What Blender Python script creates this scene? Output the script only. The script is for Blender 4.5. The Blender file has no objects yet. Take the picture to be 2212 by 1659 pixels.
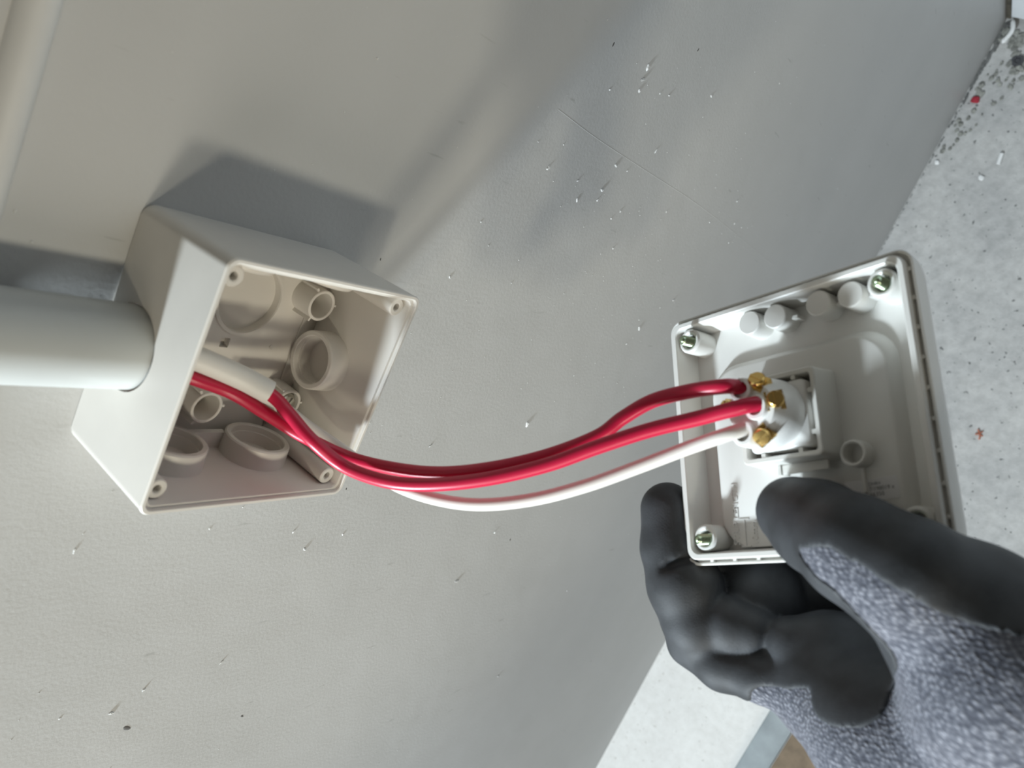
import bpy, bmesh, math, random
import numpy as np
from mathutils import Vector, Matrix, Euler

random.seed(7)
rng = np.random.default_rng(11)
SC = bpy.context.scene
COL = SC.collection
Z0 = 1.1566                      # height of the box centre above the floor

# ------------------------------------------------------------------ camera
RC = np.array([[0.40732315925170903, -0.7435865174067037, -0.5302517657379152],
               [-0.8885859593914294, -0.45678069070928307, -0.042028482813008694],
               [-0.21095695463676917, 0.4882934483751757, -0.8467978929852504]])
CAM = np.array([0.10506908, -0.27080373, 0.21700649 + Z0])
FPX = 1679.89
cam_d = bpy.data.cameras.new('camera')
cam = bpy.data.objects.new('camera', cam_d)
COL.objects.link(cam)
cam.matrix_world = Matrix(((RC[0, 0], -RC[1, 0], -RC[2, 0], CAM[0]),
                           (RC[0, 1], -RC[1, 1], -RC[2, 1], CAM[1]),
                           (RC[0, 2], -RC[1, 2], -RC[2, 2], CAM[2]),
                           (0, 0, 0, 1)))
cam_d.sensor_width = 36.0
cam_d.lens = FPX / 2212 * 36.0
cam_d.clip_start = 0.01
cam_d.dof.use_dof = True
cam_d.dof.focus_distance = 0.45
cam_d.dof.aperture_fstop = 13.0
SC.camera = cam

# ------------------------------------------------------------------ world, lamps, exposure
SC.view_settings.view_transform = 'Standard'
SC.view_settings.look = 'None'
SC.view_settings.exposure = 0.0
SC.view_settings.gamma = 1.0
SC.view_settings.use_curve_mapping = False
w = bpy.data.worlds.new('world')
SC.world = w
w.use_nodes = True
w.node_tree.nodes['Background'].inputs['Color'].default_value = (1.0, 0.93, 0.79, 1)
w.node_tree.nodes['Background'].inputs['Strength'].default_value = 0.085

def area(name, loc, target, size, power, color):
    d = bpy.data.lights.new(name, 'AREA')
    d.shape = 'DISK'; d.size = size; d.energy = power; d.color = color
    o = bpy.data.objects.new(name, d); COL.objects.link(o)
    o.location = loc
    o.rotation_euler = (Vector(target) - Vector(loc)).to_track_quat('-Z', 'Y').to_euler()
    return o

BOXC = Vector((0, -0.03, Z0))
COOL = BOXC + 1.5 * Vector((-0.905, -0.100, 0.417))
area('work_lamp', COOL, (-0.1, -0.1, Z0 - 0.2), 0.16, 41.0, (0.81, 0.925, 1.0))
def spot(name, loc, target, radius, power, color, half_deg):
    d = bpy.data.lights.new(name, 'SPOT')
    d.shadow_soft_size = radius; d.energy = power; d.color = color
    d.spot_size = math.radians(2 * half_deg); d.spot_blend = 1.0
    o = bpy.data.objects.new(name, d); COL.objects.link(o)
    o.location = loc
    o.rotation_euler = (Vector(target) - Vector(loc)).to_track_quat('-Z', 'Y').to_euler()
    return o
LAMP1 = BOXC + 1.7 * Vector((-0.39, -0.90, 0.17))
spot('twin_lamp_low', LAMP1, (-0.05, 0, Z0 + 0.0), 0.09, 22.0, (1.0, 0.935, 0.75), 21)
LAMP2 = BOXC + 1.7 * Vector((-0.37, -0.857, 0.385))
spot('twin_lamp_high', LAMP2, (-0.05, 0, Z0 + 0.0), 0.07, 19.0, (1.0, 0.935, 0.75), 21)
area('soft_fill', (-1.10, -0.95, Z0 + 0.45), BOXC, 0.8, 5.8, (1.0, 0.95, 0.85))  # unseen soft fill added at the side to lift the wall and shadows

# ------------------------------------------------------------------ projection helpers (pixel -> place in the room)
def ray(u, v):
    d = RC.T @ np.array([(u - 1106.0) / FPX, (v - 829.5) / FPX, 1.0])
    return d
def pd(u, v, depth):
    return Vector(CAM + ray(u, v) * depth)
def pplane(u, v, axis, val):
    d = ray(u, v); s = (val - CAM[axis]) / d[axis]
    return Vector(CAM + s * d)
SR = np.array([[0.6008367404639472, 0.7981016269837315, -0.04504447041069293],
               [-0.7446552191527027, 0.5793099432213554, 0.331494486037868],
               [0.2906609982390127, -0.16563146648747212, 0.9423812399511726]])
ST = np.array([0.07430361594278086, -0.211593403879204, -0.08025714925647748 + Z0])
def ps(u, v, n):
    """where the sight line meets the plane n metres above the back rim of the socket plate"""
    d = ray(u, v); q = ST + n * SR[:, 2]
    s = ((q - CAM) @ SR[:, 2]) / (d @ SR[:, 2])
    return Vector(CAM + s * d)

# ------------------------------------------------------------------ materials
def mat(name, color, rough=0.5, metal=0.0, bump=None, vary=None, spec=0.5, coat=0.0, sss=0.0):
    m = bpy.data.materials.new(name); m.use_nodes = True
    nt = m.node_tree; b = nt.nodes['Principled BSDF']
    b.inputs['Base Color'].default_value = (*color, 1)
    b.inputs['Roughness'].default_value = rough
    b.inputs['Metallic'].default_value = metal
    b.inputs['Specular IOR Level'].default_value = spec
    b.inputs['Coat Weight'].default_value = coat
    if sss:
        b.inputs['Subsurface Weight'].default_value = sss
        b.inputs['Subsurface Radius'].default_value = (0.004, 0.0028, 0.0016)
        b.inputs['Subsurface Scale'].default_value = 1.0
    tc = nt.nodes.new('ShaderNodeTexCoord')
    if vary:                                    # (scale, amount)
        n = nt.nodes.new('ShaderNodeTexNoise'); n.inputs['Scale'].default_value = vary[0]
        n.inputs['Detail'].default_value = 5
        r = nt.nodes.new('ShaderNodeValToRGB')
        k = vary[1]
        r.color_ramp.elements[0].color = (*[c * (1 - k) for c in color], 1)
        r.color_ramp.elements[1].color = (*[min(1, c * (1 + k)) for c in color], 1)
        r.color_ramp.elements[0].position = 0.3; r.color_ramp.elements[1].position = 0.7
        nt.links.new(tc.outputs['Object'], n.inputs['Vector'])
        nt.links.new(n.outputs['Fac'], r.inputs['Fac'])
        nt.links.new(r.outputs['Color'], b.inputs['Base Color'])
    if bump:                                    # (scale, strength, distance)
        n = nt.nodes.new('ShaderNodeTexNoise'); n.inputs['Scale'].default_value = bump[0]
        n.inputs['Detail'].default_value = 4
        bp = nt.nodes.new('ShaderNodeBump'); bp.inputs['Strength'].default_value = bump[1]
        bp.inputs['Distance'].default_value = bump[2]
        nt.links.new(tc.outputs['Object'], n.inputs['Vector'])
        nt.links.new(n.outputs['Fac'], bp.inputs['Height'])
        nt.links.new(bp.outputs['Normal'], b.inputs['Normal'])
    return m

M_box = mat('box_plastic', (0.685, 0.655, 0.605), 0.42, vary=(60, 0.02))
M_pipe = mat('pipe_plastic', (0.47, 0.485, 0.475), 0.38, vary=(40, 0.02))
M_sock = mat('socket_plastic', (0.74, 0.735, 0.705), 0.35)
M_block = mat('terminal_plastic', (0.86, 0.855, 0.83), 0.3)
M_house = mat('housing_plastic', (0.70, 0.69, 0.65), 0.4)
M_red = mat('red_insulation', (0.53, 0.011, 0.052), 0.34)
M_whitew = mat('white_insulation', (0.80, 0.77, 0.73), 0.35)
M_sheath = mat('white_sheath', (0.74, 0.72, 0.68), 0.45)
M_brass = mat('brass', (0.82, 0.56, 0.20), 0.24, 1.0, bump=(900, 0.12, 0.0002))
M_zinc = mat('green_zinc', (0.52, 0.66, 0.46), 0.25, 1.0, bump=(1500, 0.4, 0.0002))
M_steel = mat('screw_steel', (0.55, 0.53, 0.48), 0.3, 1.0)
M_dark = mat('dark_hole', (0.03, 0.028, 0.025), 0.8)
M_stick = mat('sticker_paper', (0.72, 0.72, 0.72), 0.5)
M_ink = mat('print_ink', (0.05, 0.05, 0.06), 0.6)
M_nib = mat('paint_nib', (0.62, 0.62, 0.61), 0.35)
M_red_chip = mat('red_chip', (0.40, 0.03, 0.05), 0.6)
M_copper = mat('copper', (0.75, 0.30, 0.20), 0.35, 0.8)
M_chip = mat('white_plastic_chip', (0.85, 0.85, 0.84), 0.5)
M_grit = mat('grit', (0.15, 0.15, 0.145), 0.9, vary=(300, 0.4))
M_rubble = mat('mortar', (0.27, 0.27, 0.245), 0.9, bump=(200, 0.6, 0.002), vary=(120, 0.4))
M_white_wall = mat('white_board', (0.80, 0.83, 0.86), 0.5, vary=(8, 0.03))
M_gap = mat('joint_filler', (0.075, 0.066, 0.05), 0.9, vary=(60, 0.5))
M_card = mat('brown_card', (0.23, 0.17, 0.115), 0.85, vary=(40, 0.25))
M_batten = mat('grey_batten', (0.27, 0.30, 0.31), 0.6, vary=(30, 0.15), bump=(80, 0.3, 0.001))
M_sleeve = mat('sleeve_cloth', (0.05, 0.055, 0.07), 0.9, bump=(700, 0.5, 0.001))

def wall_mat():
    m = bpy.data.materials.new('grey_wall_paint'); m.use_nodes = True
    nt = m.node_tree; b = nt.nodes['Principled BSDF']; L = nt.links.new
    b.inputs['Roughness'].default_value = 0.45
    b.inputs['Specular IOR Level'].default_value = 0.45
    tc = nt.nodes.new('ShaderNodeTexCoord')
    n1 = nt.nodes.new('ShaderNodeTexNoise'); n1.inputs['Scale'].default_value = 7; n1.inputs['Detail'].default_value = 4
    r = nt.nodes.new('ShaderNodeValToRGB')
    r.color_ramp.elements[0].position = 0.3; r.color_ramp.elements[0].color = (0.470, 0.470, 0.463, 1)
    r.color_ramp.elements[1].position = 0.7; r.color_ramp.elements[1].color = (0.505, 0.503, 0.495, 1)
    L(tc.outputs['Object'], n1.inputs['Vector']); L(n1.outputs['Fac'], r.inputs['Fac'])
    # faint upright scuffs
    mp = nt.nodes.new('ShaderNodeMapping'); mp.inputs['Scale'].default_value = (170, 170, 30)
    mp.inputs['Rotation'].default_value = (0, 0.5, 0)
    n3 = nt.nodes.new('ShaderNodeTexNoise'); n3.inputs['Scale'].default_value = 1.0; n3.inputs['Detail'].default_value = 2
    r3 = nt.nodes.new('ShaderNodeValToRGB')
    r3.color_ramp.elements[0].position = 0.24; r3.color_ramp.elements[0].color = (0.80, 0.80, 0.79, 1)
    r3.color_ramp.elements[1].position = 0.31; r3.color_ramp.elements[1].color = (1, 1, 1, 1)
    L(tc.outputs['Object'], mp.inputs['Vector']); L(mp.outputs['Vector'], n3.inputs['Vector']); L(n3.outputs['Fac'], r3.inputs['Fac'])
    mx = nt.nodes.new('ShaderNodeMixRGB'); mx.blend_type = 'MULTIPLY'; mx.inputs['Fac'].default_value = 1
    L(r.outputs['Color'], mx.inputs['Color1']); L(r3.outputs['Color'], mx.inputs['Color2'])
    L(mx.outputs['Color'], b.inputs['Base Color'])
    n2 = nt.nodes.new('ShaderNodeTexNoise'); n2.inputs['Scale'].default_value = 420; n2.inputs['Detail'].default_value = 3
    n4 = nt.nodes.new('ShaderNodeTexNoise'); n4.inputs['Scale'].default_value = 16; n4.inputs['Detail'].default_value = 2
    b1 = nt.nodes.new('ShaderNodeBump'); b1.inputs['Strength'].default_value = 0.13; b1.inputs['Distance'].default_value = 0.0010
    b2 = nt.nodes.new('ShaderNodeBump'); b2.inputs['Strength'].default_value = 0.15; b2.inputs['Distance'].default_value = 0.006
    L(tc.outputs['Object'], n2.inputs['Vector']); L(tc.outputs['Object'], n4.inputs['Vector'])
    L(n2.outputs['Fac'], b1.inputs['Height']); L(n4.outputs['Fac'], b2.inputs['Height'])
    L(b2.outputs['Normal'], b1.inputs['Normal']); L(b1.outputs['Normal'], b.inputs['Normal'])
    return m
M_wall = wall_mat()

def floor_mat():
    m = bpy.data.materials.new('bare_concrete'); m.use_nodes = True
    nt = m.node_tree; b = nt.nodes['Principled BSDF']; L = nt.links.new
    b.inputs['Roughness'].default_value = 0.8
    tc = nt.nodes.new('ShaderNodeTexCoord')
    def noise(scale, detail, p0, c0, p1, c1):
        n = nt.nodes.new('ShaderNodeTexNoise'); n.inputs['Scale'].default_value = scale; n.inputs['Detail'].default_value = detail
        n.inputs['Roughness'].default_value = 0.6
        r = nt.nodes.new('ShaderNodeValToRGB')
        r.color_ramp.elements[0].position = p0; r.color_ramp.elements[0].color = (*c0, 1)
        r.color_ramp.elements[1].position = p1; r.color_ramp.elements[1].color = (*c1, 1)
        L(tc.outputs['Object'], n.inputs['Vector']); L(n.outputs['Fac'], r.inputs['Fac'])
        return n, r
    na, ra = noise(9, 6, 0.35, (0.47, 0.465, 0.455), 0.65, (0.58, 0.57, 0.55))
    nb, rb = noise(70, 4, 0.30, (0.72, 0.72, 0.72), 0.62, (1, 1, 1))
    nc, rc = noise(115, 1, 0.27, (0.38, 0.38, 0.38), 0.325, (1, 1, 1))
    m1 = nt.nodes.new('ShaderNodeMixRGB'); m1.blend_type = 'MULTIPLY'; m1.inputs['Fac'].default_value = 0.75
    L(ra.outputs['Color'], m1.inputs['Color1']); L(rb.outputs['Color'], m1.inputs['Color2'])
    m2 = nt.nodes.new('ShaderNodeMixRGB'); m2.blend_type = 'MULTIPLY'; m2.inputs['Fac'].default_value = 1
    L(m1.outputs['Color'], m2.inputs['Color1']); L(rc.outputs['Color'], m2.inputs['Color2'])
    # brighter lamp side of the floor, light falloff painted into the colour
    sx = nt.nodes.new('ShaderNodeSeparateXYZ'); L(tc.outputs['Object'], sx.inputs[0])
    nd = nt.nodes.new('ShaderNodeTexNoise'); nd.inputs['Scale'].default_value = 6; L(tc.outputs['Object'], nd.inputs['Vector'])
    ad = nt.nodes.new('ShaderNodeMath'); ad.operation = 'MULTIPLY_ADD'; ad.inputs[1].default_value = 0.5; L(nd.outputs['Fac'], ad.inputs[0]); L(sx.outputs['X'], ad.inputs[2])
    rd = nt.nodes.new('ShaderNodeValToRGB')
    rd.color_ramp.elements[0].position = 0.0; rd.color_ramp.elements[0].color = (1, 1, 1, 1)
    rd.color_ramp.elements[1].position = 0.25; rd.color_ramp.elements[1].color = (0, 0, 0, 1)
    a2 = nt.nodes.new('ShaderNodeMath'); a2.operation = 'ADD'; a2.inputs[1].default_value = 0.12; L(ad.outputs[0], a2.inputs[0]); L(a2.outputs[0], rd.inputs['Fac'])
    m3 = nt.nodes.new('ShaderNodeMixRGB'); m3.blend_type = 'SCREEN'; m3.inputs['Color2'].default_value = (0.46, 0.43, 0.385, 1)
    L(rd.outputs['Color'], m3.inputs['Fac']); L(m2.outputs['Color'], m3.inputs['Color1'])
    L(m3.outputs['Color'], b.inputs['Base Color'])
    bp = nt.nodes.new('ShaderNodeBump'); bp.inputs['Strength'].default_value = 0.4; bp.inputs['Distance'].default_value = 0.004
    L(nb.outputs['Fac'], bp.inputs['Height']); L(bp.outputs['Normal'], b.inputs['Normal'])
    return m
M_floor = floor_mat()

def knit_mat():
    m = bpy.data.materials.new('grey_knit'); m.use_nodes = True
    nt = m.node_tree; b = nt.nodes['Principled BSDF']; L = nt.links.new
    b.inputs['Roughness'].default_value = 0.85
    b.inputs['Specular IOR Level'].default_value = 0.25
    b.inputs['Sheen Weight'].default_value = 0.15
    tc = nt.nodes.new('ShaderNodeTexCoord')
    mp = nt.nodes.new('ShaderNodeMapping'); mp.inputs['Rotation'].default_value = (0.35, 0.2, 0.75)
    mp.inputs['Scale'].default_value = (1.0, 0.52, 1.0)
    vo = nt.nodes.new('ShaderNodeTexVoronoi'); vo.inputs['Scale'].default_value = 880; vo.inputs['Randomness'].default_value = 0.75
    L(tc.outputs['Object'], mp.inputs['Vector']); L(mp.outputs['Vector'], vo.inputs['Vector'])
    n = nt.nodes.new('ShaderNodeTexNoise'); n.inputs['Scale'].default_value = 210; n.inputs['Detail'].default_value = 3
    L(mp.outputs['Vector'], n.inputs['Vector'])
    ad = nt.nodes.new('ShaderNodeMath'); ad.operation = 'MULTIPLY_ADD'; ad.inputs[1].default_value = 0.45
    L(n.outputs['Fac'], ad.inputs[0]); L(vo.outputs['Distance'], ad.inputs[2])
    r = nt.nodes.new('ShaderNodeValToRGB')
    e = r.color_ramp.elements
    e[0].position = 0.36; e[0].color = (0.31, 0.318, 0.36, 1)
    e[1].position = 0.95; e[1].color = (0.07, 0.075, 0.097, 1)
    x = e.new(0.58); x.color = (0.155, 0.162, 0.193, 1)
    L(ad.outputs[0], r.inputs['Fac']); L(r.outputs['Color'], b.inputs['Base Color'])
    bp = nt.nodes.new('ShaderNodeBump'); bp.invert = True; bp.inputs['Strength'].default_value = 0.6; bp.inputs['Distance'].default_value = 0.0008
    L(vo.outputs['Distance'], bp.inputs['Height']); L(bp.outputs['Normal'], b.inputs['Normal'])
    return m
M_knit = knit_mat()
M_coat = mat('nitrile_coating', (0.036, 0.039, 0.044), 0.62, bump=(1500, 0.35, 0.0003), vary=(90, 0.30), spec=0.45)

# ------------------------------------------------------------------ mesh helpers
def link(name, me, material=None, parent=None, smooth=True):
    o = bpy.data.objects.new(name, me); COL.objects.link(o)
    if material: me.materials.append(material)
    if parent: o.parent = parent
    if smooth and len(me.polygons):
        me.polygons.foreach_set('use_smooth', [True] * len(me.polygons))
    return o

def from_bm(name, bm, material, parent=None, smooth=True, angle=35):
    bmesh.ops.recalc_face_normals(bm, faces=bm.faces)
    if smooth:
        a = math.radians(angle)
        for e in bm.edges:
            if len(e.link_faces) == 2 and e.calc_face_angle(0) > a:
                e.smooth = False
    me = bpy.data.meshes.new(name); bm.to_mesh(me); bm.free()
    return link(name, me, material, parent, smooth)

def empty(name, loc=(0, 0, 0), rot=None):
    o = bpy.data.objects.new(name, None); COL.objects.link(o)
    o.empty_display_size = 0.02
    if rot is not None: o.matrix_world = rot
    else: o.location = loc
    return o

def tag(o, label=None, cat=None, group=None, kind=None):
    if label: o['label'] = label
    if cat: o['category'] = cat
    if group: o['group'] = group
    if kind: o['kind'] = kind
    return o

def rrect(hx, hy, r, seg=6):
    pts = []
    for cx, cy, a0 in ((hx - r, hy - r, 0), (-hx + r, hy - r, 90), (-hx + r, -hy + r, 180), (hx - r, -hy + r, 270)):
        for k in range(seg + 1):
            a = math.radians(a0 + 90 * k / seg)
            pts.append((cx + r * math.cos(a), cy + r * math.sin(a)))
    return pts

def loft(bm, rings, close0=False, close1=False):
    vs = [[bm.verts.new(p) for p in ring] for ring in rings]
    n = len(vs[0])
    for a, b in zip(vs[:-1], vs[1:]):
        for i in range(n):
            bm.faces.new((a[i], a[(i + 1) % n], b[(i + 1) % n], b[i]))
    if close0: bm.faces.new(vs[0][::-1])
    if close1: bm.faces.new(vs[-1])
    return vs

def lathe(bm, prof, origin=(0, 0, 0), axis=(0, 0, 1), seg=28, close0=False, close1=False):
    """prof: (radius, height) pairs along the axis"""
    ax = Vector(axis).normalized()
    u = ax.orthogonal().normalized(); v = ax.cross(u)
    o = Vector(origin)
    rings = []
    for r, h in prof:
        rings.append([o + ax * h + (u * math.cos(2 * math.pi * k / seg) + v * math.sin(2 * math.pi * k / seg)) * r for k in range(seg)])
    loft(bm, rings, close0, close1)

def tube_ring(bm, ro, ri, h0, h1, origin, axis, seg=28, depth=None, bev=0.0004):
    """hollow boss: outer wall, bevelled rim, inner wall down to `depth`, with a bottom"""
    d = h0 if depth is None else depth
    lathe(bm, [(ro * 1.02, h0), (ro, h1 - bev), (ro - bev, h1), (ri + bev, h1), (ri, h1 - bev), (ri, d)], origin, axis, seg, True, True)

def catmull(pts, rad=None, per=10):
    P = [Vector(p) for p in pts]
    P = [2 * P[0] - P[1]] + P + [2 * P[-1] - P[-2]]
    out = []
    for i in range(1, len(P) - 2):
        p0, p1, p2, p3 = P[i - 1], P[i], P[i + 1], P[i + 2]
        for k in range(per):
            t = k / per
            out.append(0.5 * ((2 * p1) + (p2 - p0) * t + (2 * p0 - 5 * p1 + 4 * p2 - p3) * t * t + (3 * p1 - p0 - 3 * p2 + p3) * t ** 3))
    out.append(P[-2])
    return out

def tube(bm, path, r, seg=16, caps=True):
    rings = []
    up = None
    for i, p in enumerate(path):
        a = path[max(0, i - 1)]; b = path[min(len(path) - 1, i + 1)]
        t = (b - a).normalized()
        if up is None: up = t.orthogonal().normalized()
        up = (up - t * up.dot(t)).normalized()
        s = t.cross(up)
        rr = r[i] if isinstance(r, (list, tuple)) else r
        rings.append([p + (up * math.cos(2 * math.pi * k / seg) + s * math.sin(2 * math.pi * k / seg)) * rr for k in range(seg)])
    loft(bm, rings, caps, caps)

def boxm(bm, c, h, M=None, bev=0.0):
    b2 = bmesh.new()
    bmesh.ops.create_cube(b2, size=2.0)
    for v in b2.verts: v.co = Vector((v.co.x * h[0], v.co.y * h[1], v.co.z * h[2]))
    if bev: bmesh.ops.bevel(b2, geom=b2.edges[:], offset=bev, segments=2, affect='EDGES', profile=0.5)
    mm = Matrix.Translation(Vector(c)) @ (M if M is not None else Matrix.Identity(4))
    vm = {}
    for v in b2.verts: vm[v] = bm.verts.new(mm @ v.co)
    for f in b2.faces: bm.faces.new([vm[v] for v in f.verts])
    b2.free()

def cut(o, cutters):
    """subtract closed meshes from object o and bake the result"""
    tmp = []
    for k, bmc in enumerate(cutters):
        bmesh.ops.recalc_face_normals(bmc, faces=bmc.faces)
        me = bpy.data.meshes.new('cut'); bmc.to_mesh(me); bmc.free()
        c = bpy.data.objects.new('cut', me); COL.objects.link(c); tmp.append(c)
        if o.parent: c.matrix_world = o.parent.matrix_world
        md = o.modifiers.new('b%d' % k, 'BOOLEAN'); md.operation = 'DIFFERENCE'; md.object = c; md.solver = 'EXACT'
    dg = bpy.context.evaluated_depsgraph_get(); dg.update()
    me = bpy.data.meshes.new_from_object(o.evaluated_get(dg))
    o.modifiers.clear(); old = o.data; o.data = me; me.name = old.name
    bpy.data.meshes.remove(old)
    for c in tmp:
        m = c.data; bpy.data.objects.remove(c); bpy.data.meshes.remove(m)
    bm = bmesh.new(); bm.from_mesh(me)
    for e in bm.edges: e.smooth = not (len(e.link_faces) == 2 and e.calc_face_angle(0) > math.radians(30))
    for f in bm.faces: f.smooth = True
    bm.to_mesh(me); bm.free()

def lump(bm, c, r, seed, squash=(1, 1, 1), sub=1, rough=0.3):
    rn = random.Random(seed)
    b2 = bmesh.new(); bmesh.ops.create_icosphere(b2, subdivisions=sub, radius=1)
    rot = Euler((rn.random() * 6, rn.random() * 6, rn.random() * 6)).to_matrix()
    vm = {}
    for v in b2.verts:
        q = rot @ (v.co * (1 + rough * (rn.random() - 0.5) * 2))
        vm[v] = bm.verts.new(Vector(c) + Vector((q.x * squash[0], q.y * squash[1], q.z * squash[2])) * r)
    for f in b2.faces: bm.faces.new([vm[v] for v in f.verts])
    b2.free()

# ------------------------------------------------------------------ the setting
XR = 0.6503                                    # where the wall meets its neighbour
bm = bmesh.new()
boxm(bm, ((XR - 1.3) / 2, 0.05, 1.25), ((XR + 1.3) / 2, 0.05, 1.25))
wall = from_bm('wall_back', bm, M_wall, smooth=False); tag(wall, 'grey painted wall carrying the open box', kind='structure')
bm = bmesh.new()
boxm(bm, (-0.2, -0.9, -0.05), (1.1, 1.0, 0.05))
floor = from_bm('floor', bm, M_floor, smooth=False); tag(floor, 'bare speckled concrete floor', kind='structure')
bm = bmesh.new()
boxm(bm, (XR + 0.0526, -0.72, 0.6), (0.05, 0.72, 0.586))
wr = from_bm('wall_right', bm, M_white_wall, smooth=False); tag(wr, 'white board wall meeting the grey wall at the corner', kind='structure')
bm = bmesh.new()
boxm(bm, (XR + 0.0012, -0.0038, 0.61), (0.0012, 0.0034, 0.598))
tr = from_bm('trim_1', bm, M_gap, smooth=False); tag(tr, 'dark dirty joint in the corner of the walls', kind='structure')
# plaster bead running level along the wall above the box
bm = bmesh.new()
prof = [(0.0, -0.0002)]
rings = []
for k in range(13):
    a = math.pi * k / 12
    prof.append((0, 0))
hh = 0.0062
for x in np.linspace(-1.25, XR - 0.001, 40):
    ring = []
    for k in range(13):
        a = math.pi * k / 12
        ring.append((x, -0.0070 * math.sin(a) - 0.0001, Z0 + 0.1005 + hh * math.cos(a)))
    rings.append(ring)
loft(bm, rings, True, True)
M_bead = mat('bead_painted_light', (0.60, 0.60, 0.59), 0.5, vary=(20, 0.05))  # lighter than the wall: bright stripe of light painted into the bead
t2 = from_bm('trim_2', bm, M_bead); tag(t2, 'low rounded plaster bead, light stripe painted into its colour, running level above the box', kind='structure')

# ------------------------------------------------------------------ wall box
box = empty('wall_box', (0, 0, Z0))
tag(box, 'open square light grey plastic wiring box fixed to the grey wall', 'box')
bpy.context.view_layer.update()
bm = bmesh.new()
FL = -0.006
def br(s, r, y): return [(x, y, z) for x, z in rrect(s, s, r)]
loft(bm, [br(0.0492, 0.005, -0.0001), br(0.0495, 0.005, -0.0012), br(0.0503, 0.0045, -0.054), br(0.0505, 0.0045, -0.0563), br(0.0500, 0.0042, -0.0570),
          br(0.0489, 0.0035, -0.0570), br(0.0486, 0.0033, -0.0567), br(0.0485, 0.0033, -0.0554), br(0.0474, 0.003, -0.0552), br(0.0471, 0.003, -0.0545),
          br(0.0466, 0.003, FL)], True, True)
body = from_bm('body', bm, M_box, box)
PIPEC = (-0.001, -0.0187); PR = 0.0160
c1 = bmesh.new(); lathe(c1, [(PR + 0.0007, 0.03), (PR + 0.0007, 0.06)], (PIPEC[0], PIPEC[1] - 0.0005, 0), (0, 0, 1), 48, True, True)
c2 = bmesh.new(); lathe(c2, [(0.0152, 0), (0.0152, 0.02)], (0.0205, -0.0022, -0.0062), (0, -1, 0), 48, True, True)
c3 = bmesh.new(); boxm(c3, (-0.0006, FL, -0.0012), (0.0022, 0.0035, 0.0022))
cut(body, [c1, c2, c3])
# raised ring round the recess
bm = bmesh.new()
lathe(bm, [(0.0172, -0.0001), (0.0170, 0.0007), (0.0156, 0.0007), (0.0153, 0.0001)], (0.0205, FL, -0.0062), (0, -1, 0), 48)
from_bm('recess_ring', bm, M_box, box)
# screw posts in the corners
for sx, sz in ((1, 1), (1, -1), (-1, -1), (-1, 1)):
    bm = bmesh.new()
    tube_ring(bm, 0.0040, 0.0017, 0.0, 0.0462, (sx * 0.0426, FL, sz * 0.0426), (0, -1, 0), 24, 0.030)
    M = Matrix.Rotation(math.atan2(sz, sx) * -1, 4, 'Y')
    boxm(bm, (sx * 0.0448, -0.026, sz * 0.0448), (0.0022, 0.0195, 0.0010), M)
    from_bm('screw_post', bm, M_box, box)
# conduit collars on the inner faces of the walls
def collar(c, ax, h, ro=0.0147, ri=0.0120, web=None):
    bm = bmesh.new()
    lathe(bm, [(ro * 1.03, -0.0005), (ro, h - 0.0006), (ro - 0.0006, h), (ri + 0.0003, h), (ri, h - 0.0004), (ri, h - 0.0030), (ri - 0.0008, h - 0.0031), (ri - 0.0010, 0.0007)], c, ax, 40, True, True)
    if web: boxm(bm, *web)
    return from_bm('conduit_collar', bm, M_box, box)
for sx in (-1, 1):
    for sz in (-1, 1):
        web = None
        if sz == 1: web = ((sx * 0.0432, -0.0150, 0), (0.0040, 0.0016, 0.0100))
        collar((sx * 0.0468, -0.0240, sz * 0.0217), (-sx, 0, 0), 0.0092 if sx < 0 else 0.0058, web=web)
collar((0.0015, -0.0215, -0.0468), (0, 0, 1), 0.0100, 0.0138, 0.0112)
# mounting tubes standing on the back
for (x, z), fin in (((0.0270, -0.0345), 1), ((-0.0235, -0.0370), 1), ((-0.0262, 0.0060), 1)):
    bm = bmesh.new()
    tube_ring(bm, 0.0074, 0.0060, 0.0, 0.0125, (x, FL, z), (0, -1, 0), 32, 0.0008, 0.0003)
    for a in (0.6, 2.7, 4.8):
        ca, sa = math.cos(a), math.sin(a)
        boxm(bm, (x + 0.0079 * ca, FL - 0.0058, z + 0.0079 * sa), (0.0012, 0.0058, 0.0005), Matrix.Rotation(-a, 4, 'Y'))
    from_bm('mounting_tube', bm, M_box, box)
# panel step across the back
bm = bmesh.new()
boxm(bm, (0.0, FL - 0.0003, -0.0425), (0.0462, 0.00055, 0.0040))
from_bm('back_step', bm, M_box, box)
bm = bmesh.new(); lump(bm, (-0.0003, FL - 0.0003, -0.0262), 0.0011, 3, (1, 0.5, 1), 2, 0.1)
from_bm('moulding_mark', bm, M_box, box)
# screw holding the box to the wall
bm = bmesh.new()
sx_, sz_ = -0.0235, -0.0370
lathe(bm, [(0.0018, 0.0009), (0.0018, 0.0092), (0.0050, 0.0096), (0.0052, 0.0106), (0.0040, 0.0124), (0.0014, 0.0128)], (sx_, FL, sz_), (0, -1, 0), 28, True, True)
boxm(bm, (sx_, FL - 0.0128, sz_), (0.0036, 0.0004, 0.0007), Matrix.Rotation(0.5, 4, 'Y'))
boxm(bm, (sx_, FL - 0.0128, sz_), (0.0007, 0.0004, 0.0036), Matrix.Rotation(0.5, 4, 'Y'))
o = from_bm('mounting_screw', bm, M_steel, box); o['label'] = 'dull metal screw head in a mounting tube'

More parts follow.
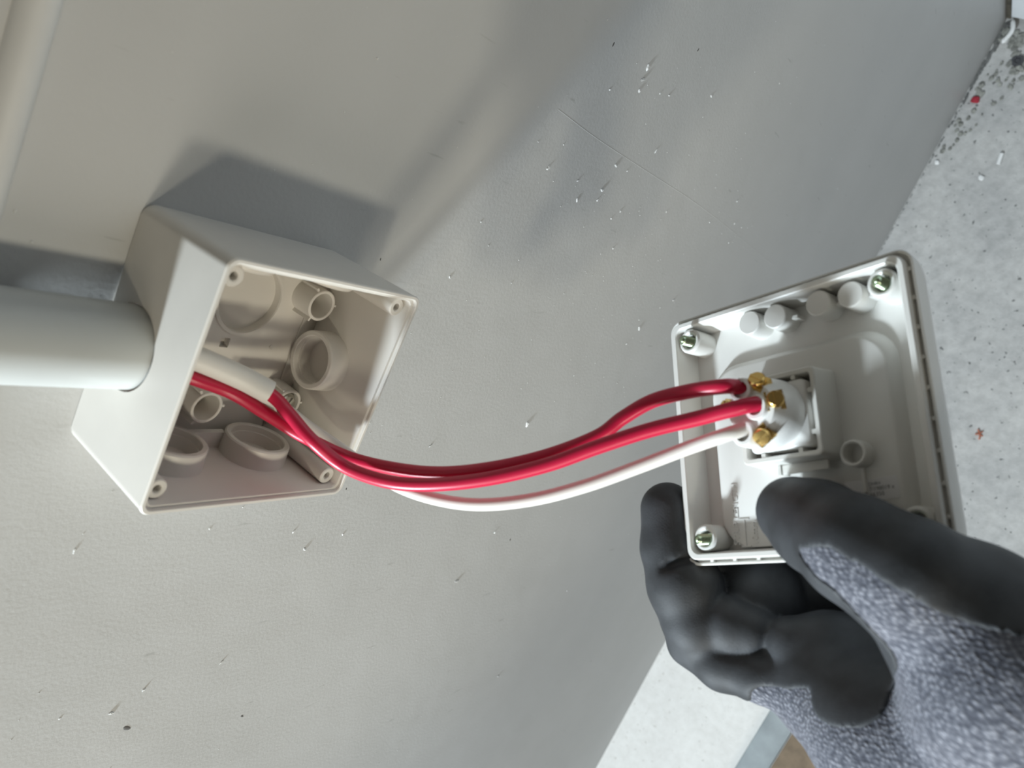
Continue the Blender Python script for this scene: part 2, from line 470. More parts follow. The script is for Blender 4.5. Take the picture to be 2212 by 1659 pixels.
# ------------------------------------------------------------------ conduit
bm = bmesh.new()
lathe(bm, [(PR - 0.0020, 0.0480), (PR - 0.0005, 0.0480), (PR, 0.0485), (PR, 1.25), (PR - 0.0020, 1.25), (PR - 0.0020, 0.0482)], (PIPEC[0], PIPEC[1], Z0), (0, 0, 1), 56)
pipe = from_bm('conduit_pipe', bm, M_pipe)
tag(pipe, 'grey rigid plastic conduit pipe running up the wall from the open box', 'pipe')

# ------------------------------------------------------------------ socket plate
SM = Matrix(((SR[0, 0], SR[0, 1], SR[0, 2], ST[0]), (SR[1, 0], SR[1, 1], SR[1, 2], ST[1]), (SR[2, 0], SR[2, 1], SR[2, 2], ST[2]), (0, 0, 0, 1)))
sock = empty('socket_plate', rot=SM)
tag(sock, 'white socket outlet plate seen from its open back, held in the gloved hand', 'socket')
bpy.context.view_layer.update()
def sr(s, r, n, ox=0, oy=0, sy=None): return [(x + ox, y + oy, n) for x, y in rrect(s, s if sy is None else sy, r)]
NF = -0.0125
bm = bmesh.new()
loft(bm, [sr(0.026, 0.012, -0.0258), sr(0.037, 0.012, -0.0246), sr(0.0440, 0.011, -0.0222), sr(0.0485, 0.0095, -0.0185), sr(0.0506, 0.0075, -0.0130), sr(0.0513, 0.006, -0.0080), sr(0.0514, 0.0055, -0.0034), sr(0.0514, 0.0055, -0.0028), sr(0.0511, 0.0053, -0.0024),
          sr(0.0507, 0.005, -0.0024), sr(0.0504, 0.0048, -0.0028), sr(0.0503, 0.0047, -0.0044), sr(0.0494, 0.0044, -0.0044), sr(0.0492, 0.0044, -0.0005), sr(0.0488, 0.0042, 0.0),
          sr(0.0472, 0.0036, 0.0), sr(0.0468, 0.0034, -0.0004), sr(0.0455, 0.0032, NF)], True, True)
# ribs bridging the groove of the rim
for side in range(4):
    for k in range(-4, 5):
        q = k * 0.0104 + 0.002
        c = (q, -0.04985) if side == 0 else (0.04985, q) if side == 1 else (q, 0.04985) if side == 2 else (-0.04985, q)
        h = (0.0007, 0.0005, 0.0008) if side % 2 == 0 else (0.0005, 0.0007, 0.0008)
        boxm(bm, (c[0], c[1], -0.0035), h)
shell = from_bm('shell', bm, M_sock, sock)
# raised panel inside the shell
bm = bmesh.new()
PN = -0.0080
loft(bm, [sr(0.0392, 0.013, NF - 0.0004, -0.0005, -0.0078, 0.0373), sr(0.0382, 0.0125, NF + 0.0012, -0.0005, -0.0083, 0.0368), sr(0.0362, 0.012, PN - 0.0006, -0.0005, -0.0090, 0.0361), sr(0.0350, 0.0115, PN, -0.0005, -0.0095, 0.0356)], True, True)
from_bm('raised_panel', bm, M_sock, sock, angle=60)
# posts with screws
for sx, sy in ((-1, 1), (1, 1), (1, -1), (-1, -1)):
    c = (sx * 0.0408, sy * 0.0408, NF)
    bm = bmesh.new()
    tube_ring(bm, 0.0052, 0.0030, 0.0, 0.0117, c, (0, 0, 1), 28, 0.006, 0.0008)
    post = from_bm('screw_post', bm, M_sock, sock)
    bm = bmesh.new()
    pr = [(0.0012, 0.004)]
    h = 0.004
    while h < 0.0162:
        pr += [(0.0014, h + 0.0002), (0.0021, h + 0.0005), (0.0014, h + 0.0008)]; h += 0.0010
    pr += [(0.0014, h + 0.0006), (0.0004, h + 0.0012)]
    lathe(bm, pr, c, (0.05, -0.05, 1), 18, True, True)
    o = from_bm('screw', bm, M_zinc, post, angle=80); o['label'] = 'greenish zinc screw'
# solid pins along the upper edge
for a, b in ((-0.0126, 0.0414), (-0.0013, 0.0409), (0.0165, 0.0410), (0.0288, 0.0406)):
    bm = bmesh.new()
    lathe(bm, [(0.0050, 0), (0.0048, 0.0098), (0.0044, 0.0102)], (a, b, NF), (0, 0, 1), 28, True, True)
    boxm(bm, (a + 0.0048, b - 0.001, NF + 0.003), (0.0022, 0.0006, 0.003))
    from_bm('pin', bm, M_sock, sock)
# hollow boss
bm = bmesh.new()
tube_ring(bm, 0.0047, 0.0035, 0.0, 0.0065, (0.0226, -0.0158, PN), (0, 0, 1), 32, 0.0002, 0.0004)
boxm(bm, (0.0226, -0.0245, PN + 0.0004), (0.0006, 0.0045, 0.0007))
from_bm('hollow_boss', bm, M_sock, sock)
# square housing of the terminal block
bm = bmesh.new()
loft(bm, [sr(0.0166, 0.002, PN - 0.0002), sr(0.0160, 0.002, 0.0052), sr(0.0156, 0.0018, 0.0056), sr(0.0142, 0.0012, 0.0056), sr(0.0140, 0.0012, 0.0050), sr(0.0140, 0.0012, PN + 0.0005)], False, True)
for side in range(4):
    for q in (-0.0075, 0.0075):
        c = (q, -0.0135) if side == 0 else (0.0135, q) if side == 1 else (q, 0.0135) if side == 2 else (-0.0135, q)
        h = (0.0008, 0.0010, 0.0058) if side % 2 == 0 else (0.0010, 0.0008, 0.0058)
        boxm(bm, (c[0], c[1], -0.0005), h)
hs = from_bm('terminal_housing', bm, M_house, sock); hs['label'] = 'square housing around the terminal block'
# small latch ledge under the housing
bm = bmesh.new(); boxm(bm, (0.004, -0.0183, PN + 0.005), (0.009, 0.0018, 0.0006), None, 0.0003)
boxm(bm, (-0.006, -0.0183, PN + 0.003), (0.0006, 0.0018, 0.003))
from_bm('latch', bm, M_house, sock)
# white terminal block: square base, round head
bm = bmesh.new()
loft(bm, [sr(0.0122, 0.0022, PN + 0.0006), sr(0.0122, 0.0022, 0.0050), sr(0.0116, 0.0022, 0.0058)], True, True)
TC = (-0.0015, 0.0012)
lathe(bm, [(0.0128, 0.0052), (0.0126, 0.0105), (0.0118, 0.0130), (0.0104, 0.0180), (0.0092, 0.0200), (0.0060, 0.0203)], (TC[0], TC[1], 0), (0, 0, 1), 48, True, True)
# three lobes with the wire entries
for a, b in ((-0.0040, 0.0085), (0.0012, 0.0012), (-0.0048, -0.0072)):
    lathe(bm, [(0.0050, 0.012), (0.0046, 0.0212), (0.0042, 0.0220), (0.0030, 0.0220), (0.0029, 0.0190)], (a, b, 0), (0, 0, 1), 28, False, True)
blk = from_bm('terminal_block', bm, M_block, sock, angle=50); blk['label'] = 'white round-headed terminal block with brass screws'
for a, b, n in ((0.0018, 0.0108, 0.0194), (0.0074, 0.0030, 0.0186), (0.0015, -0.0088, 0.0192), (-0.0118, 0.0036, 0.0185)):
    rad = Vector((a - TC[0], b - TC[1], 0)).normalized()
    ax = (rad * 0.55 + Vector((0.15, 0, 0.85))).normalized()
    bm = bmesh.new()
    q = ax.to_track_quat('Z', 'Y').to_matrix().to_4x4()
    boxm(bm, Vector((a, b, n)) - ax * 0.0012, (0.0035, 0.0032, 0.0012), q)
    lathe(bm, [(0.0030, -0.0006), (0.0031, 0.0014), (0.0026, 0.0021), (0.0012, 0.0022)], (a, b, n), ax, 20, True, True)
    boxm(bm, Vector((a, b, n)) + ax * 0.0021, (0.0026, 0.0005, 0.0003), q)
    o = from_bm('terminal_screw', bm, M_brass, blk, angle=40); o['label'] = 'brass terminal screw'

def text(name, s, size, M, material, parent, depth=0.0):
    cu = bpy.data.curves.new(name, 'FONT'); cu.body = s; cu.size = size; cu.extrude = depth
    cu.align_x = 'LEFT'
    t = bpy.data.objects.new(name, cu); COL.objects.link(t)
    dg = bpy.context.evaluated_depsgraph_get(); dg.update()
    me = bpy.data.meshes.new_from_object(t.evaluated_get(dg))
    bpy.data.objects.remove(t); bpy.data.curves.remove(cu)
    me.transform(M); me.name = name
    me.materials.clear()
    return link(name, me, material, parent, smooth=False)
RT = Matrix.Rotation(math.radians(88), 4, 'Z')
text('raised_lettering', 'STRIP LENGTH', 0.0037, Matrix.Translation((-0.0296, -0.0442, PN)) @ RT, M_sock, sock, 0.00032)
text('raised_lettering', '10mm', 0.0037, Matrix.Translation((-0.0215, -0.0445, PN)) @ RT, M_sock, sock, 0.00032)
bm = bmesh.new()
boxm(bm, (-0.0268, -0.0395, PN), (0.00025, 0.0052, 0.00035)); boxm(bm, (-0.0268, -0.0343, PN), (0.0022, 0.00025, 0.0003)); boxm(bm, (-0.0268, -0.0447, PN), (0.0022, 0.00025, 0.0003))
from_bm('raised_gauge', bm, M_sock, sock, smooth=False)
# sticker
STK = Matrix.Translation((0.0245, -0.0283, PN + 0.00008)) @ Matrix.Rotation(math.radians(1.5), 4, 'Z')
bm = bmesh.new(); boxm(bm, (0, 0, 0), (0.0092, 0.0038, 0.00006), None)
for v in bm.verts: v.co = STK @ v.co
stk = from_bm('sticker', bm, M_stick, sock, smooth=False); stk['label'] = 'small white sticker with three printed lines'
for s, x, y, sz in (('DHRV', -0.0008, 0.0014, 0.0016), ('7/198019 x', -0.0008, -0.0004, 0.0019), ('66350', -0.0008, -0.0023, 0.0020)):
    text('print', s, sz, STK @ Matrix.Translation((x, y, 0.00010)), M_ink, stk)

# ------------------------------------------------------------------ wires
def wire(name, pts, r, material, per=10):
    bm = bmesh.new(); tube(bm, catmull(pts, per=per), r, 20)
    return from_bm(name, bm, material)
B = lambda u, v, y: pplane(u, v, 1, y)
redA = [B(372, 796, -0.022), B(412, 815, -0.028), B(500, 848, -0.034), B(575, 893, -0.044), B(655, 942, -0.0565),
        pd(750, 987, 0.330), pd(850, 1012, 0.320), pd(950, 1022, 0.312), pd(1060, 1012, 0.305), pd(1180, 985, 0.300), pd(1290, 943, 0.297),
        pd(1345, 903, 0.296), pd(1410, 866, 0.293), pd(1490, 845, 0.286), pd(1560, 835, 0.279), ps(1590, 835, 0.0215), ps(1612, 838, 0.018)]
redB = [B(470, 795, -0.032), B(540, 827, -0.038), B(592, 858, -0.045), B(628, 898, -0.054), B(675, 952, -0.0660),
        pd(745, 1008, 0.321), pd(835, 1040, 0.313), pd(930, 1047, 0.306), pd(1050, 1035, 0.299), pd(1180, 1005, 0.293), pd(1290, 966, 0.288),
        pd(1400, 930, 0.284), pd(1510, 903, 0.279), pd(1590, 882, 0.2735), ps(1632, 873, 0.0215), ps(1652, 876, 0.018)]
whi = [B(520, 838, -0.020), B(600, 872, -0.028), B(668, 922, -0.040), B(735, 968, -0.056), pd(800, 1015, 0.334), pd(870, 1055, 0.325), pd(950, 1080, 0.316), pd(1040, 1090, 0.309),
       pd(1150, 1079, 0.303), pd(1260, 1051, 0.297), pd(1370, 1012, 0.291), pd(1480, 970, 0.284), pd(1560, 942, 0.277), ps(1598, 930, 0.0215), ps(1620, 924, 0.018)]
wa = wire('red_wire', redA, 0.0028, M_red)
tag(wa, 'bare red insulated wire reaching the upper terminal of the white block', 'wire')
wb = wire('red_wire', redB, 0.0028, M_red)
tag(wb, 'red insulated wire coming out of a cut white sheath, to the middle terminal', 'wire')
bm = bmesh.new()
shp = catmull([B(360, 752, -0.024), B(430, 776, -0.0285), B(520, 815, -0.0355), B(583, 848, -0.043)], per=10)
tube(bm, shp, 0.0049, 24)
sh = from_bm('cut_sheath', bm, M_sheath, wb); sh['label'] = 'thick white outer sheath cut square'
wc = wire('white_wire', whi, 0.0026, M_whitew)
tag(wc, 'white insulated wire hanging lowest below the two red wires', 'wire')

# ------------------------------------------------------------------ gloved hand (signed distance field, meshed by surface nets)
class Field:
    def __init__(s, lo, hi, h):
        s.lo = np.array(lo, np.float32); s.h = h
        s.n = np.ceil((np.array(hi) - np.array(lo)) / h).astype(int) + 1
        s.F = None
        s.ax = [s.lo[i] + h * np.arange(s.n[i], dtype=np.float32) for i in range(3)]
    def new(s, v=0.05): return np.full(tuple(s.n), v, np.float32)
    def block(s, pts, rad):
        P = np.array(pts); sl = []
        for i in range(3):
            a = int(max(0, math.floor((P[:, i].min() - rad - s.lo[i]) / s.h))); b = int(min(s.n[i], math.ceil((P[:, i].max() + rad - s.lo[i]) / s.h) + 1))
            sl.append(slice(a, max(a, b)))
        return tuple(sl)
    def grid(s, sl): return np.meshgrid(*[s.ax[i][sl[i]] for i in range(3)], indexing='ij')
def cone_sd(X, Y, Z, a, b, ra, rb):
    ba = b - a; L = float(ba @ ba) + 1e-12
    px, py, pz = X - a[0], Y - a[1], Z - a[2]
    t = np.clip((px * ba[0] + py * ba[1] + pz * ba[2]) / L, 0, 1)
    return np.sqrt((px - t * ba[0]) ** 2 + (py - t * ba[1]) ** 2 + (pz - t * ba[2]) ** 2) - (ra + (rb - ra) * t)
def smin(a, b, k):
    h = np.maximum(k - np.abs(a - b), 0) / k
    return np.minimum(a, b) - h * h * k * 0.25
def add_chain(fl, F, pts, rads, k, pad=0.02):
    pts = [np.array(p, np.float32) for p in pts]
    for a, b, ra, rb in zip(pts[:-1], pts[1:], rads[:-1], rads[1:]):
        sl = fl.block([a, b], max(ra, rb) + pad)
        X, Y, Z = fl.grid(sl)
        F[sl] = smin(F[sl], cone_sd(X, Y, Z, a, b, ra, rb), k)
def carve(fl, F, pts, r, k):
    pts = [np.array(p, np.float32) for p in pts]
    for a, b in zip(pts[:-1], pts[1:]):
        sl = fl.block([a, b], r + 0.012)
        X, Y, Z = fl.grid(sl)
        F[sl] = -smin(-F[sl], cone_sd(X, Y, Z, a, b, r, r), k)

def surface_nets(F, lo, h):
    S = F < 0
    n = F.shape
    c = np.zeros((n[0] - 1, n[1] - 1, n[2] - 1), np.int8)
    for i in (0, 1):
        for j in (0, 1):
            for k in (0, 1):
                c += S[i:n[0] - 1 + i, j:n[1] - 1 + j, k:n[2] - 1 + k]
    act = (c > 0) & (c < 8)
    idx = np.full(c.shape, -1, np.int64)
    cells = np.argwhere(act)
    idx[act] = np.arange(len(cells))
    acc = np.zeros((len(cells), 3)); cnt = np.zeros(len(cells))
    I, J, K = cells.T
    corner = [(i, j, k) for i in (0, 1) for j in (0, 1) for k in (0, 1)]
    for a in corner:
        for d in range(3):
            if a[d] == 1: continue
            b = list(a); b[d] = 1
            fa = F[I + a[0], J + a[1], K + a[2]].astype(float); fb = F[I + b[0], J + b[1], K + b[2]].astype(float)
            m = (fa < 0) != (fb < 0)
            t = np.where(m, fa / np.where(m, fa - fb, 1), 0)
            p = np.tile(np.array(a, float), (len(cells), 1)); p[:, d] += t
            acc[m] += p[m]; cnt[m] += 1
    V = (cells + acc / cnt[:, None]) * h + lo
    quads = []
    for d in range(3):
        e1, e2 = (d + 1) % 3, (d + 2) % 3
        sl0 = [slice(None)] * 3; sl1 = [slice(None)] * 3
        sl0[d] = slice(0, -1); sl1[d] = slice(1, None)
        a = S[tuple(sl0)]; b = S[tuple(sl1)]
        for flip in (0, 1):
            E = np.argwhere((a & ~b) if flip == 0 else (~a & b))
            E = E[(E[:, e1] > 0) & (E[:, e2] > 0) & (E[:, e1] < n[e1] - 1) & (E[:, e2] < n[e2] - 1)]
            q = []
            for o1, o2 in ((-1, -1), (0, -1), (0, 0), (-1, 0)):
                c2 = E.copy(); c2[:, e1] += o1; c2[:, e2] += o2
                q.append(idx[c2[:, 0], c2[:, 1], c2[:, 2]])
            q = np.stack(q, 1)
            if flip: q = q[:, ::-1]
            quads.append(q)
    return V, np.concatenate(quads)

def net_object(name, F, fl, material, parent):
    V, Q = surface_nets(F, fl.lo.astype(float), fl.h)
    me = bpy.data.meshes.new(name)
    me.vertices.add(len(V)); me.vertices.foreach_set('co', V.ravel())
    me.loops.add(Q.size); me.loops.foreach_set('vertex_index', Q.ravel())
    me.polygons.add(len(Q)); me.polygons.foreach_set('loop_start', np.arange(len(Q)) * 4)
    me.update(calc_edges=True); me.validate()
    return link(name, me, material, parent)

# joints of the hand: thumb inside the plate, index against its left edge, the others under its face
thumb = [ps(1712, 1106, 0.0065), ps(1768, 1138, 0.0090), ps(1850, 1188, 0.0165), ps(1968, 1256, 0.0165), pd(2085, 1340, 0.232), pd(2190, 1450, 0.222)]
thumb_r = [0.0118, 0.0142, 0.0156, 0.0172, 0.0205, 0.0275]
index = [ps(1442, 1100, -0.0065), ps(1452, 1185, -0.0075), ps(1478, 1262, -0.0095), ps(1498, 1322, -0.0130)]
index_r = [0.0108, 0.0120, 0.0142, 0.0138]
index_core = [ps(1512, 1348, -0.0140), pd(1590, 1405, 0.330), pd(1690, 1440, 0.314), pd(1800, 1500, 0.287)]
index_core_r = [0.0140, 0.0140, 0.0150, 0.0190]
index_pad = [pd(1535, 1366, 0.3150), pd(1575, 1352, 0.3110), pd(1625, 1366, 0.3060)]
index_pad_r = [0.0085, 0.0105, 0.0100]
base_pad = [pd(1712, 1392, 0.2960), pd(1790, 1392, 0.2910), pd(1900, 1400, 0.290)]
base_pad_r = [0.0100, 0.0110, 0.0120]
side_pad = [pd(1493, 1388, 0.3220), pd(1560, 1438, 0.3100), pd(1650, 1468, 0.2980), pd(1780, 1500, 0.2860)]
side_pad_r = [0.0095, 0.0086, 0.0086, 0.0130]
middle = [ps(1575, 1090, -0.0360), ps(1600, 1190, -0.0380), ps(1650, 1285, -0.0340), pd(1720, 1350, 0.330), pd(1810, 1420, 0.312), pd(1900, 1500, 0.290)]
middle_r = [0.0105, 0.0120, 0.0150, 0.0170, 0.0175, 0.0190]
ring = [ps(1690, 1080, -0.0430), ps(1730, 1180, -0.0500), ps(1770, 1270, -0.0520), pd(1820, 1340, 0.345), pd(1900, 1400, 0.318), pd(1980, 1480, 0.287)]
ring_r = [0.0098, 0.0112, 0.0125, 0.0142, 0.0160, 0.0190]
pinky = [ps(1800, 1090, -0.0420), ps(1850, 1170, -0.0480), ps(1890, 1250, -0.0500), pd(1940, 1320, 0.318), pd(2000, 1390, 0.298), pd(2080, 1470, 0.272)]
pinky_r = [0.0085, 0.0095, 0.0108, 0.0122, 0.0145, 0.0180]
palm = [[pd(1800, 1500, 0.285), pd(1930, 1600, 0.262), pd(2150, 1660, 0.240), pd(2420, 1760, 0.225)],
        [pd(1900, 1500, 0.290), pd(2060, 1600, 0.265), pd(2420, 1760, 0.225)],
        [pd(1980, 1480, 0.282), pd(2150, 1580, 0.258), pd(2420, 1700, 0.225)],
        [pd(2080, 1470, 0.268), pd(2240, 1560, 0.245), pd(2420, 1680, 0.225)],
        [pd(2085, 1345, 0.232), pd(2190, 1470, 0.224), pd(2420, 1700, 0.220)]]
palm_r = [[0.0200, 0.0240, 0.0290, 0.0300], [0.0190, 0.0230, 0.0300], [0.0190, 0.0230, 0.0300], [0.0180, 0.0220, 0.0300], [0.0205, 0.0275, 0.0310]]
allp = [np.array(p) for c in (thumb, index, middle, ring, pinky) for p in c] + [np.array(p) for c in palm for p in c]
lo = np.min(allp, 0) - 0.035; hi = np.max(allp, 0) + 0.035
fl = Field(lo, hi, 0.00115)
F = fl.new()
fing = []
for ch, rr in ((index, index_r), (middle, middle_r), (ring, ring_r), (pinky, pinky_r)):
    G = fl.new(); add_chain(fl, G, ch, rr, 0.004); fing.append(G)
for G in fing: F = smin(F, G, 0.0016)
for ch, rr, k in ((index_core, index_core_r, 0.003), (side_pad, side_pad_r, 0.0030), (index_pad, index_pad_r, 0.0018), (base_pad, base_pad_r, 0.0018)):
    G = fl.new(); add_chain(fl, G, ch, rr, 0.004); F = smin(F, G, k)
del fing
P = fl.new()
for ch, rr in zip(palm, palm_r): add_chain(fl, P, ch, rr, 0.012)
F = smin(F, P, 0.006); del P
G = fl.new(); add_chain(fl, G, thumb, thumb_r, 0.006)
F = smin(F, G, 0.010); del G
def hit(u, v, d0=0.19, d1=0.42):
    """first point of the hand's surface along a sight line"""
    r = ray(u, v)
    D = np.arange(d0, d1, 0.0004)
    Q = CAM[None] + D[:, None] * r[None]
    I = np.round((Q - fl.lo) / fl.h).astype(int)
    ok = ((I >= 0) & (I < fl.n)).all(1)
    I = np.clip(I, 0, fl.n - 1)
    f = np.where(ok, F[I[:, 0], I[:, 1], I[:, 2]], 1)
    k = np.argmax(f < 0)
    return Vector(Q[k]) if (f < 0).any() else pd(u, v, 0.28)
# shallow crease across the end joint of the index
carve(fl, F, [hit(*q) for q in ((1432, 1228), (1452, 1220), (1475, 1213), (1500, 1206))], 0.0007, 0.0040)
# knit (uncoated) region
K = fl.new()
def blob(pts, k=0.005):
    add_chain(fl, K, [hit(u, v) for u, v, r in pts], [r for u, v, r in pts], k, 0.03)
blob([(1735, 1192, 0.0016), (1786, 1226, 0.0046), (1850, 1274, 0.0060), (1925, 1338, 0.0085), (1995, 1402, 0.0105), (2075, 1485, 0.0155), (2200, 1605, 0.0215)])
blob([(1550, 1505, 0.0070), (1600, 1530, 0.0095), (1650, 1560, 0.0118), (1740, 1590, 0.0140), (1850, 1640, 0.0150), (1960, 1600, 0.0150), (2080, 1560, 0.0200), (2200, 1605, 0.0215)])
add_chain(fl, K, [pd(2220, 1640, 0.20), pd(2420, 1740, 0.195)], [0.030, 0.055], 0.006, 0.03)
add_chain(fl, K, [pd(1560, 1560, 0.315), pd(1680, 1600, 0.295), pd(1850, 1680, 0.258), pd(2150, 1740, 0.222)], [0.0105, 0.0160, 0.0240, 0.0400], 0.006, 0.03)
coatmask = -K
patch = fl.new(0.08)
add_chain(fl, patch, [hit(1808, 1492), hit(1850, 1492), hit(1880, 1465)], [0.0112, 0.0112, 0.0090], 0.006, 0.05)
coatmask = smin(coatmask, patch, 0.003)
hand = empty('gloved_hand', tuple(pd(2100, 1600, 0.25)))
tag(hand, 'hand in a grey knit work glove with black coated palm, gripping the white socket plate', 'hand')
bpy.context.view_layer.update()
def under(o):
    o.parent = hand; o.matrix_parent_inverse = hand.matrix_world.inverted()
under(net_object('knit_glove', F, fl, M_knit, None))
C = np.maximum(F - 0.0006, coatmask)
o = net_object('rubber_coating', C, fl, M_coat, None); o['label'] = 'black rubber coating over fingers, thumb and palm'
under(o)
del C, F, K, coatmask, patch
# cuff and sleeve going on out of the picture
bm = bmesh.new()
p0 = pd(2400, 1725, 0.224); p1 = p0 + (pd(2420, 1740, 0.2225) - pd(1980, 1540, 0.262)).normalized() * 0.30
tube(bm, [p0, p0.lerp(p1, 0.05), p0.lerp(p1, 0.5), p1], [0.036, 0.040, 0.045, 0.050], 28)
o = from_bm('sleeve', bm, M_sleeve, None); o['label'] = 'dark sleeve'; under(o)

# ------------------------------------------------------------------ paint nibs on the wall
spots = [(1300, 410, 1.5), (1398, 146, 1.5), (1388, 172, 1.3), (1380, 196, 1.2), (1184, 362, 1.3), (1330, 358, 1.0), (1290, 432, 0.9), (1248, 390, 0.9), (1246, 432, 0.9),
         (1592, 434, 1.0), (1536, 208, 0.8), (1416, 326, 0.9), (1445, 206, 0.9), (1138, 916, 1.6), (930, 962, 0.9), (658, 1186, 1.3), (634, 1148, 1.0),
         (986, 1255, 1.2), (1068, 1150, 0.9), (1455, 648, 1.0), (1380, 710, 1.0), (310, 1490, 1.2), (240, 1540, 1.2), (160, 1190, 1.1), (1076, 1460, 0.9), (740, 1155, 0.8), (478, 1430, 0.9), (68, 522, 1.0), (32, 455, 0.9)]
nib_me = []
for k in range(3):
    bm = bmesh.new(); lump(bm, (0, 0, 0), 1.0, 40 + k, (1, 1, 1), 2, 0.28)
    bmesh.ops.recalc_face_normals(bm, faces=bm.faces)
    me = bpy.data.meshes.new('paint_nib'); bm.to_mesh(me); bm.free(); me.materials.append(M_nib); nib_me.append(me)
for i, (u, v, r) in enumerate(spots):
    p = pplane(u, v, 1, 0.0); o = bpy.data.objects.new('paint_nib', nib_me[i % 3]); COL.objects.link(o)
    d = (p - Vector(CAM)).length
    rr = r * d / 0.5 * 0.9e-3
    o.location = (p.x, -rr * 0.2, p.z); o.rotation_euler = (0, i * 1.3, 0)
    o.scale = (rr * 0.7, rr * 0.65, rr * (1.0 + 0.5 * (i % 3)))
    o.parent = wall
bm = bmesh.new()
for i in range(560):
    x = rng.uniform(-0.5, 0.55); z = rng.uniform(-0.95, 0.12)
    if i < 210: x = rng.normal(0.09, 0.09); z = rng.normal(-0.34, 0.12)
    if abs(x) < 0.056 and abs(z) < 0.056: continue
    r = 0.00030 * rng.uniform(0.5, 1.4) * (1 + 2.0 * rng.random() ** 5)
    lump(bm, (x, -0.00005, Z0 + z), r, i, (1, 0.6, 1.2), 1, 0.25)
st = from_bm('paint_specks', bm, M_nib, wall); tag(st, kind='stuff')

# dark pits in the paint and a long faint scratch
M_pit = mat('pit_shadow', (0.12, 0.115, 0.11), 0.9)
for i, (u, v, r) in enumerate([(274, 1573, 1.9), (523, 1547, 1.0), (1102, 1166, 0.8), (748, 1056, 0.7), (822, 560, 0.7), (1325, 96, 1.0), (760, 590, 0.6), (1508, 108, 0.8)]):
    q = pplane(u, v, 1, 0.0); rr = r * (q - Vector(CAM)).length / 0.5 * 0.95e-3
    bm = bmesh.new(); lump(bm, (0, 0, 0), rr, 70 + i, (0.75, 0.12, 1.5), 2, 0.15)
    o = from_bm('pit', bm, M_pit, wall); o.location = (q.x, 0, q.z); o.rotation_euler = (0, 0.6 + 0.2 * i, 0)
bm = bmesh.new()
tube(bm, catmull([pplane(u, v, 1, 0.00012) for u, v in ((1205, 236), (1290, 300), (1400, 372), (1490, 430), (1560, 482), (1650, 556), (1760, 640))], per=8), 0.00022, 6)
from_bm('scratch', bm, M_wall, wall)

# ------------------------------------------------------------------ things lying on the floor
def fl_pt(u, v): 
    p = pplane(u, v, 2, 0.0); return p
def small(name, label, cat, fn, material, group=None):
    bm = bmesh.new(); fn(bm)
    o = from_bm(name, bm, material)
    tag(o, label, cat, group); return o
p = fl_pt(2107, 217)
small('plastic_chip', 'tiny red insulation chip on the floor at the foot of the wall', 'chip', lambda b: lump(b, p + Vector((0, 0, 0.003)), 0.0065, 5, (0.75, 1, 0.5), 2, 0.25), M_red_chip)
p2 = fl_pt(2160, 345)
def stick(bm, p, a, L, r, z=None):
    d = Vector((math.cos(a), math.sin(a), 0)); 
    tube(bm, [p - d * L / 2 + Vector((0, 0, r)), p + Vector((0, 0, r)), p + d * L / 2 + Vector((0, 0, r))], r, 8)
q1, q2 = fl_pt(2164, 333), fl_pt(2156, 356)
small('plastic_offcut', 'short white plastic offcut lying on the bare floor, farther from the wall', 'offcut', lambda b: tube(b, [q1 + Vector((0, 0, .003)), q1.lerp(q2, .5) + Vector((0, 0, .003)), q2 + Vector((0, 0, .003))], 0.0029, 10), M_chip)
p3 = fl_pt(2118, 940)
def copper(bm):
    for k, (a, L) in enumerate(((0.3, 0.010), (1.6, 0.009), (2.5, 0.011), (0.9, 0.007))):
        d = Vector((math.cos(a), math.sin(a), 0.25 * (k % 2)))
        c = p3 + Vector((0.002 * (k - 1), 0.0015 * k, 0.002))
        tube(bm, [c - d * L / 2, c + Vector((0, 0, 0.001)), c + d * L / 2], 0.0011, 6)
small('copper_strands', 'small tuft of copper wire strands on the floor right of the socket plate', 'wire scrap', copper, M_copper)
p4 = fl_pt(2120, 385)
small('plaster_crumb', 'small white plaster crumb on the floor below the white offcut', 'crumb', lambda b: lump(b, p4 + Vector((0, 0, .002)), 0.004, 9, (1, 1, .5), 2, .25), M_chip)
p5 = fl_pt(2020, 350)
small('plaster_crumb', 'small white plaster crumb against the foot of the grey wall', 'crumb', lambda b: lump(b, p5 + Vector((0, -0.003, .002)), 0.0035, 10, (1, 1, .5), 2, .25), M_chip)
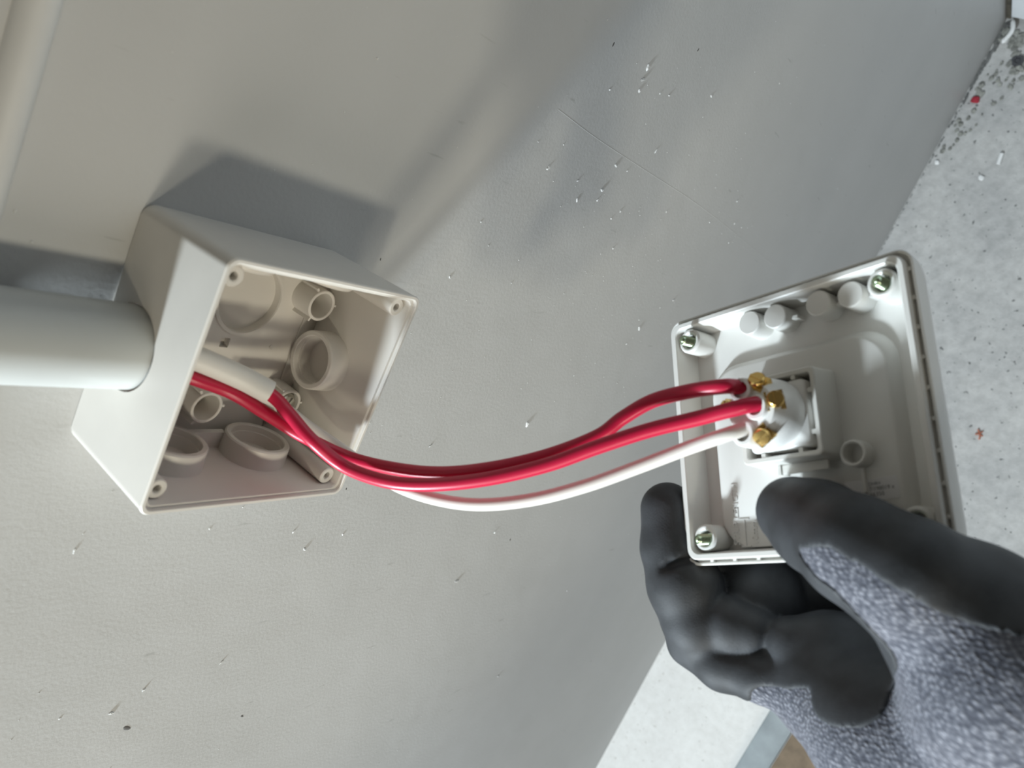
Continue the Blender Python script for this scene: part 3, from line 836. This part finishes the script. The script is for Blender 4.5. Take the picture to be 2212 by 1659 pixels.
# rubble in the corner
def rub(bm):
    rn = random.Random(3)
    for k in range(90):
        t = rn.random() ** 2.2
        x = XR - 0.012 - 0.20 * t; y = -0.006 - rn.random() * (0.075 * (1 - t) + 0.008)
        lump(bm, (x, y, 0.001), 0.0016 + 0.0045 * rn.random() * (1 - 0.6 * t), 100 + k, (1.2, 1, 0.6), 1, 0.35)
o = small('mortar_rubble', 'grey mortar rubble heaped in the corner of the walls', 'rubble', rub, M_rubble); o['kind'] = 'stuff'
def dirt(bm):
    rn = random.Random(4)
    for k in range(260):
        t = rn.random() ** 1.25
        x = XR - 0.004 - 0.85 * t
        f = max(0.22, 1 - 3.2 * t)
        lump(bm, (x, -0.001 - 0.006 * rn.random() * f, 0.0002), (0.0014 + 0.0034 * rn.random()) * f, 300 + k, (2.4, 0.8, 0.45), 1, 0.35)
o = small('joint_grit', 'dark grit along the joint of wall and floor', 'grit', dirt, M_grit); o['kind'] = 'stuff'
# curled white sliver and washer in the corner rubble
a1, a2, a3 = fl_pt(2188, 48), fl_pt(2186, 74), fl_pt(2164, 98)
small('plastic_sliver', 'long curled white plastic sliver in the rubble at the corner', 'sliver', lambda b: tube(b, catmull([a1 + Vector((0, 0, .008)), a2 + Vector((0, 0, .012)), a3 + Vector((0, 0, .008))], per=5), [0.0016] + [0.0032] * 8 + [0.004, 0.0015], 8), M_chip)
p6 = fl_pt(2198, 132)
def washer(bm):
    lathe(bm, [(0.0085, 0.0005), (0.0085, 0.003), (0.0045, 0.003), (0.0045, 0.0005)], p6, (0, 0, 1), 20)
    lathe(bm, [(0.0045, 0.0006), (0.001, 0.0006)], p6, (0, 0, 1), 20, False, True)
small('metal_washer', 'dark round metal washer on the floor near the corner', 'washer', washer, mat('dark_metal', (0.10, 0.10, 0.105), 0.45, 0.6))
# grey batten and brown card at the lower edge
f0, f1 = fl_pt(1640, 1575), fl_pt(1585, 1665)
dirv = (f1 - f0).normalized(); nrm = Vector((0, 0, 1)).cross(dirv)
if nrm.y > 0: nrm = -nrm
def bat(bm):
    for a, b in ((f0 - dirv * 0.20, f1 + dirv * 0.25),):
        M = Matrix(((dirv.x, nrm.x, 0, 0), (dirv.y, nrm.y, 0, 0), (0, 0, 1, 0), (0, 0, 0, 1)))
        boxm(bm, a.lerp(b, 0.5) + nrm * 0.022 + Vector((0, 0, 0.011)), ((b - a).length / 2, 0.022, 0.0108), M, 0.002)
small('floor_batten', 'grey painted batten lying along the floor beneath the gloved hand', 'batten', bat, M_batten)
def card(bm):
    M = Matrix(((dirv.x, nrm.x, 0, 0), (dirv.y, nrm.y, 0, 0), (0, 0, 1, 0), (0, 0, 0, 1)))
    boxm(bm, f0.lerp(f1, 0.5) + nrm * 0.1655 + dirv * 0.10 + Vector((0, 0, 0.0025)), (0.24, 0.12, 0.0023), M, 0.0008)
small('brown_cardboard', 'brown cardboard sheet on the floor beside the grey batten', 'cardboard', card, M_card)
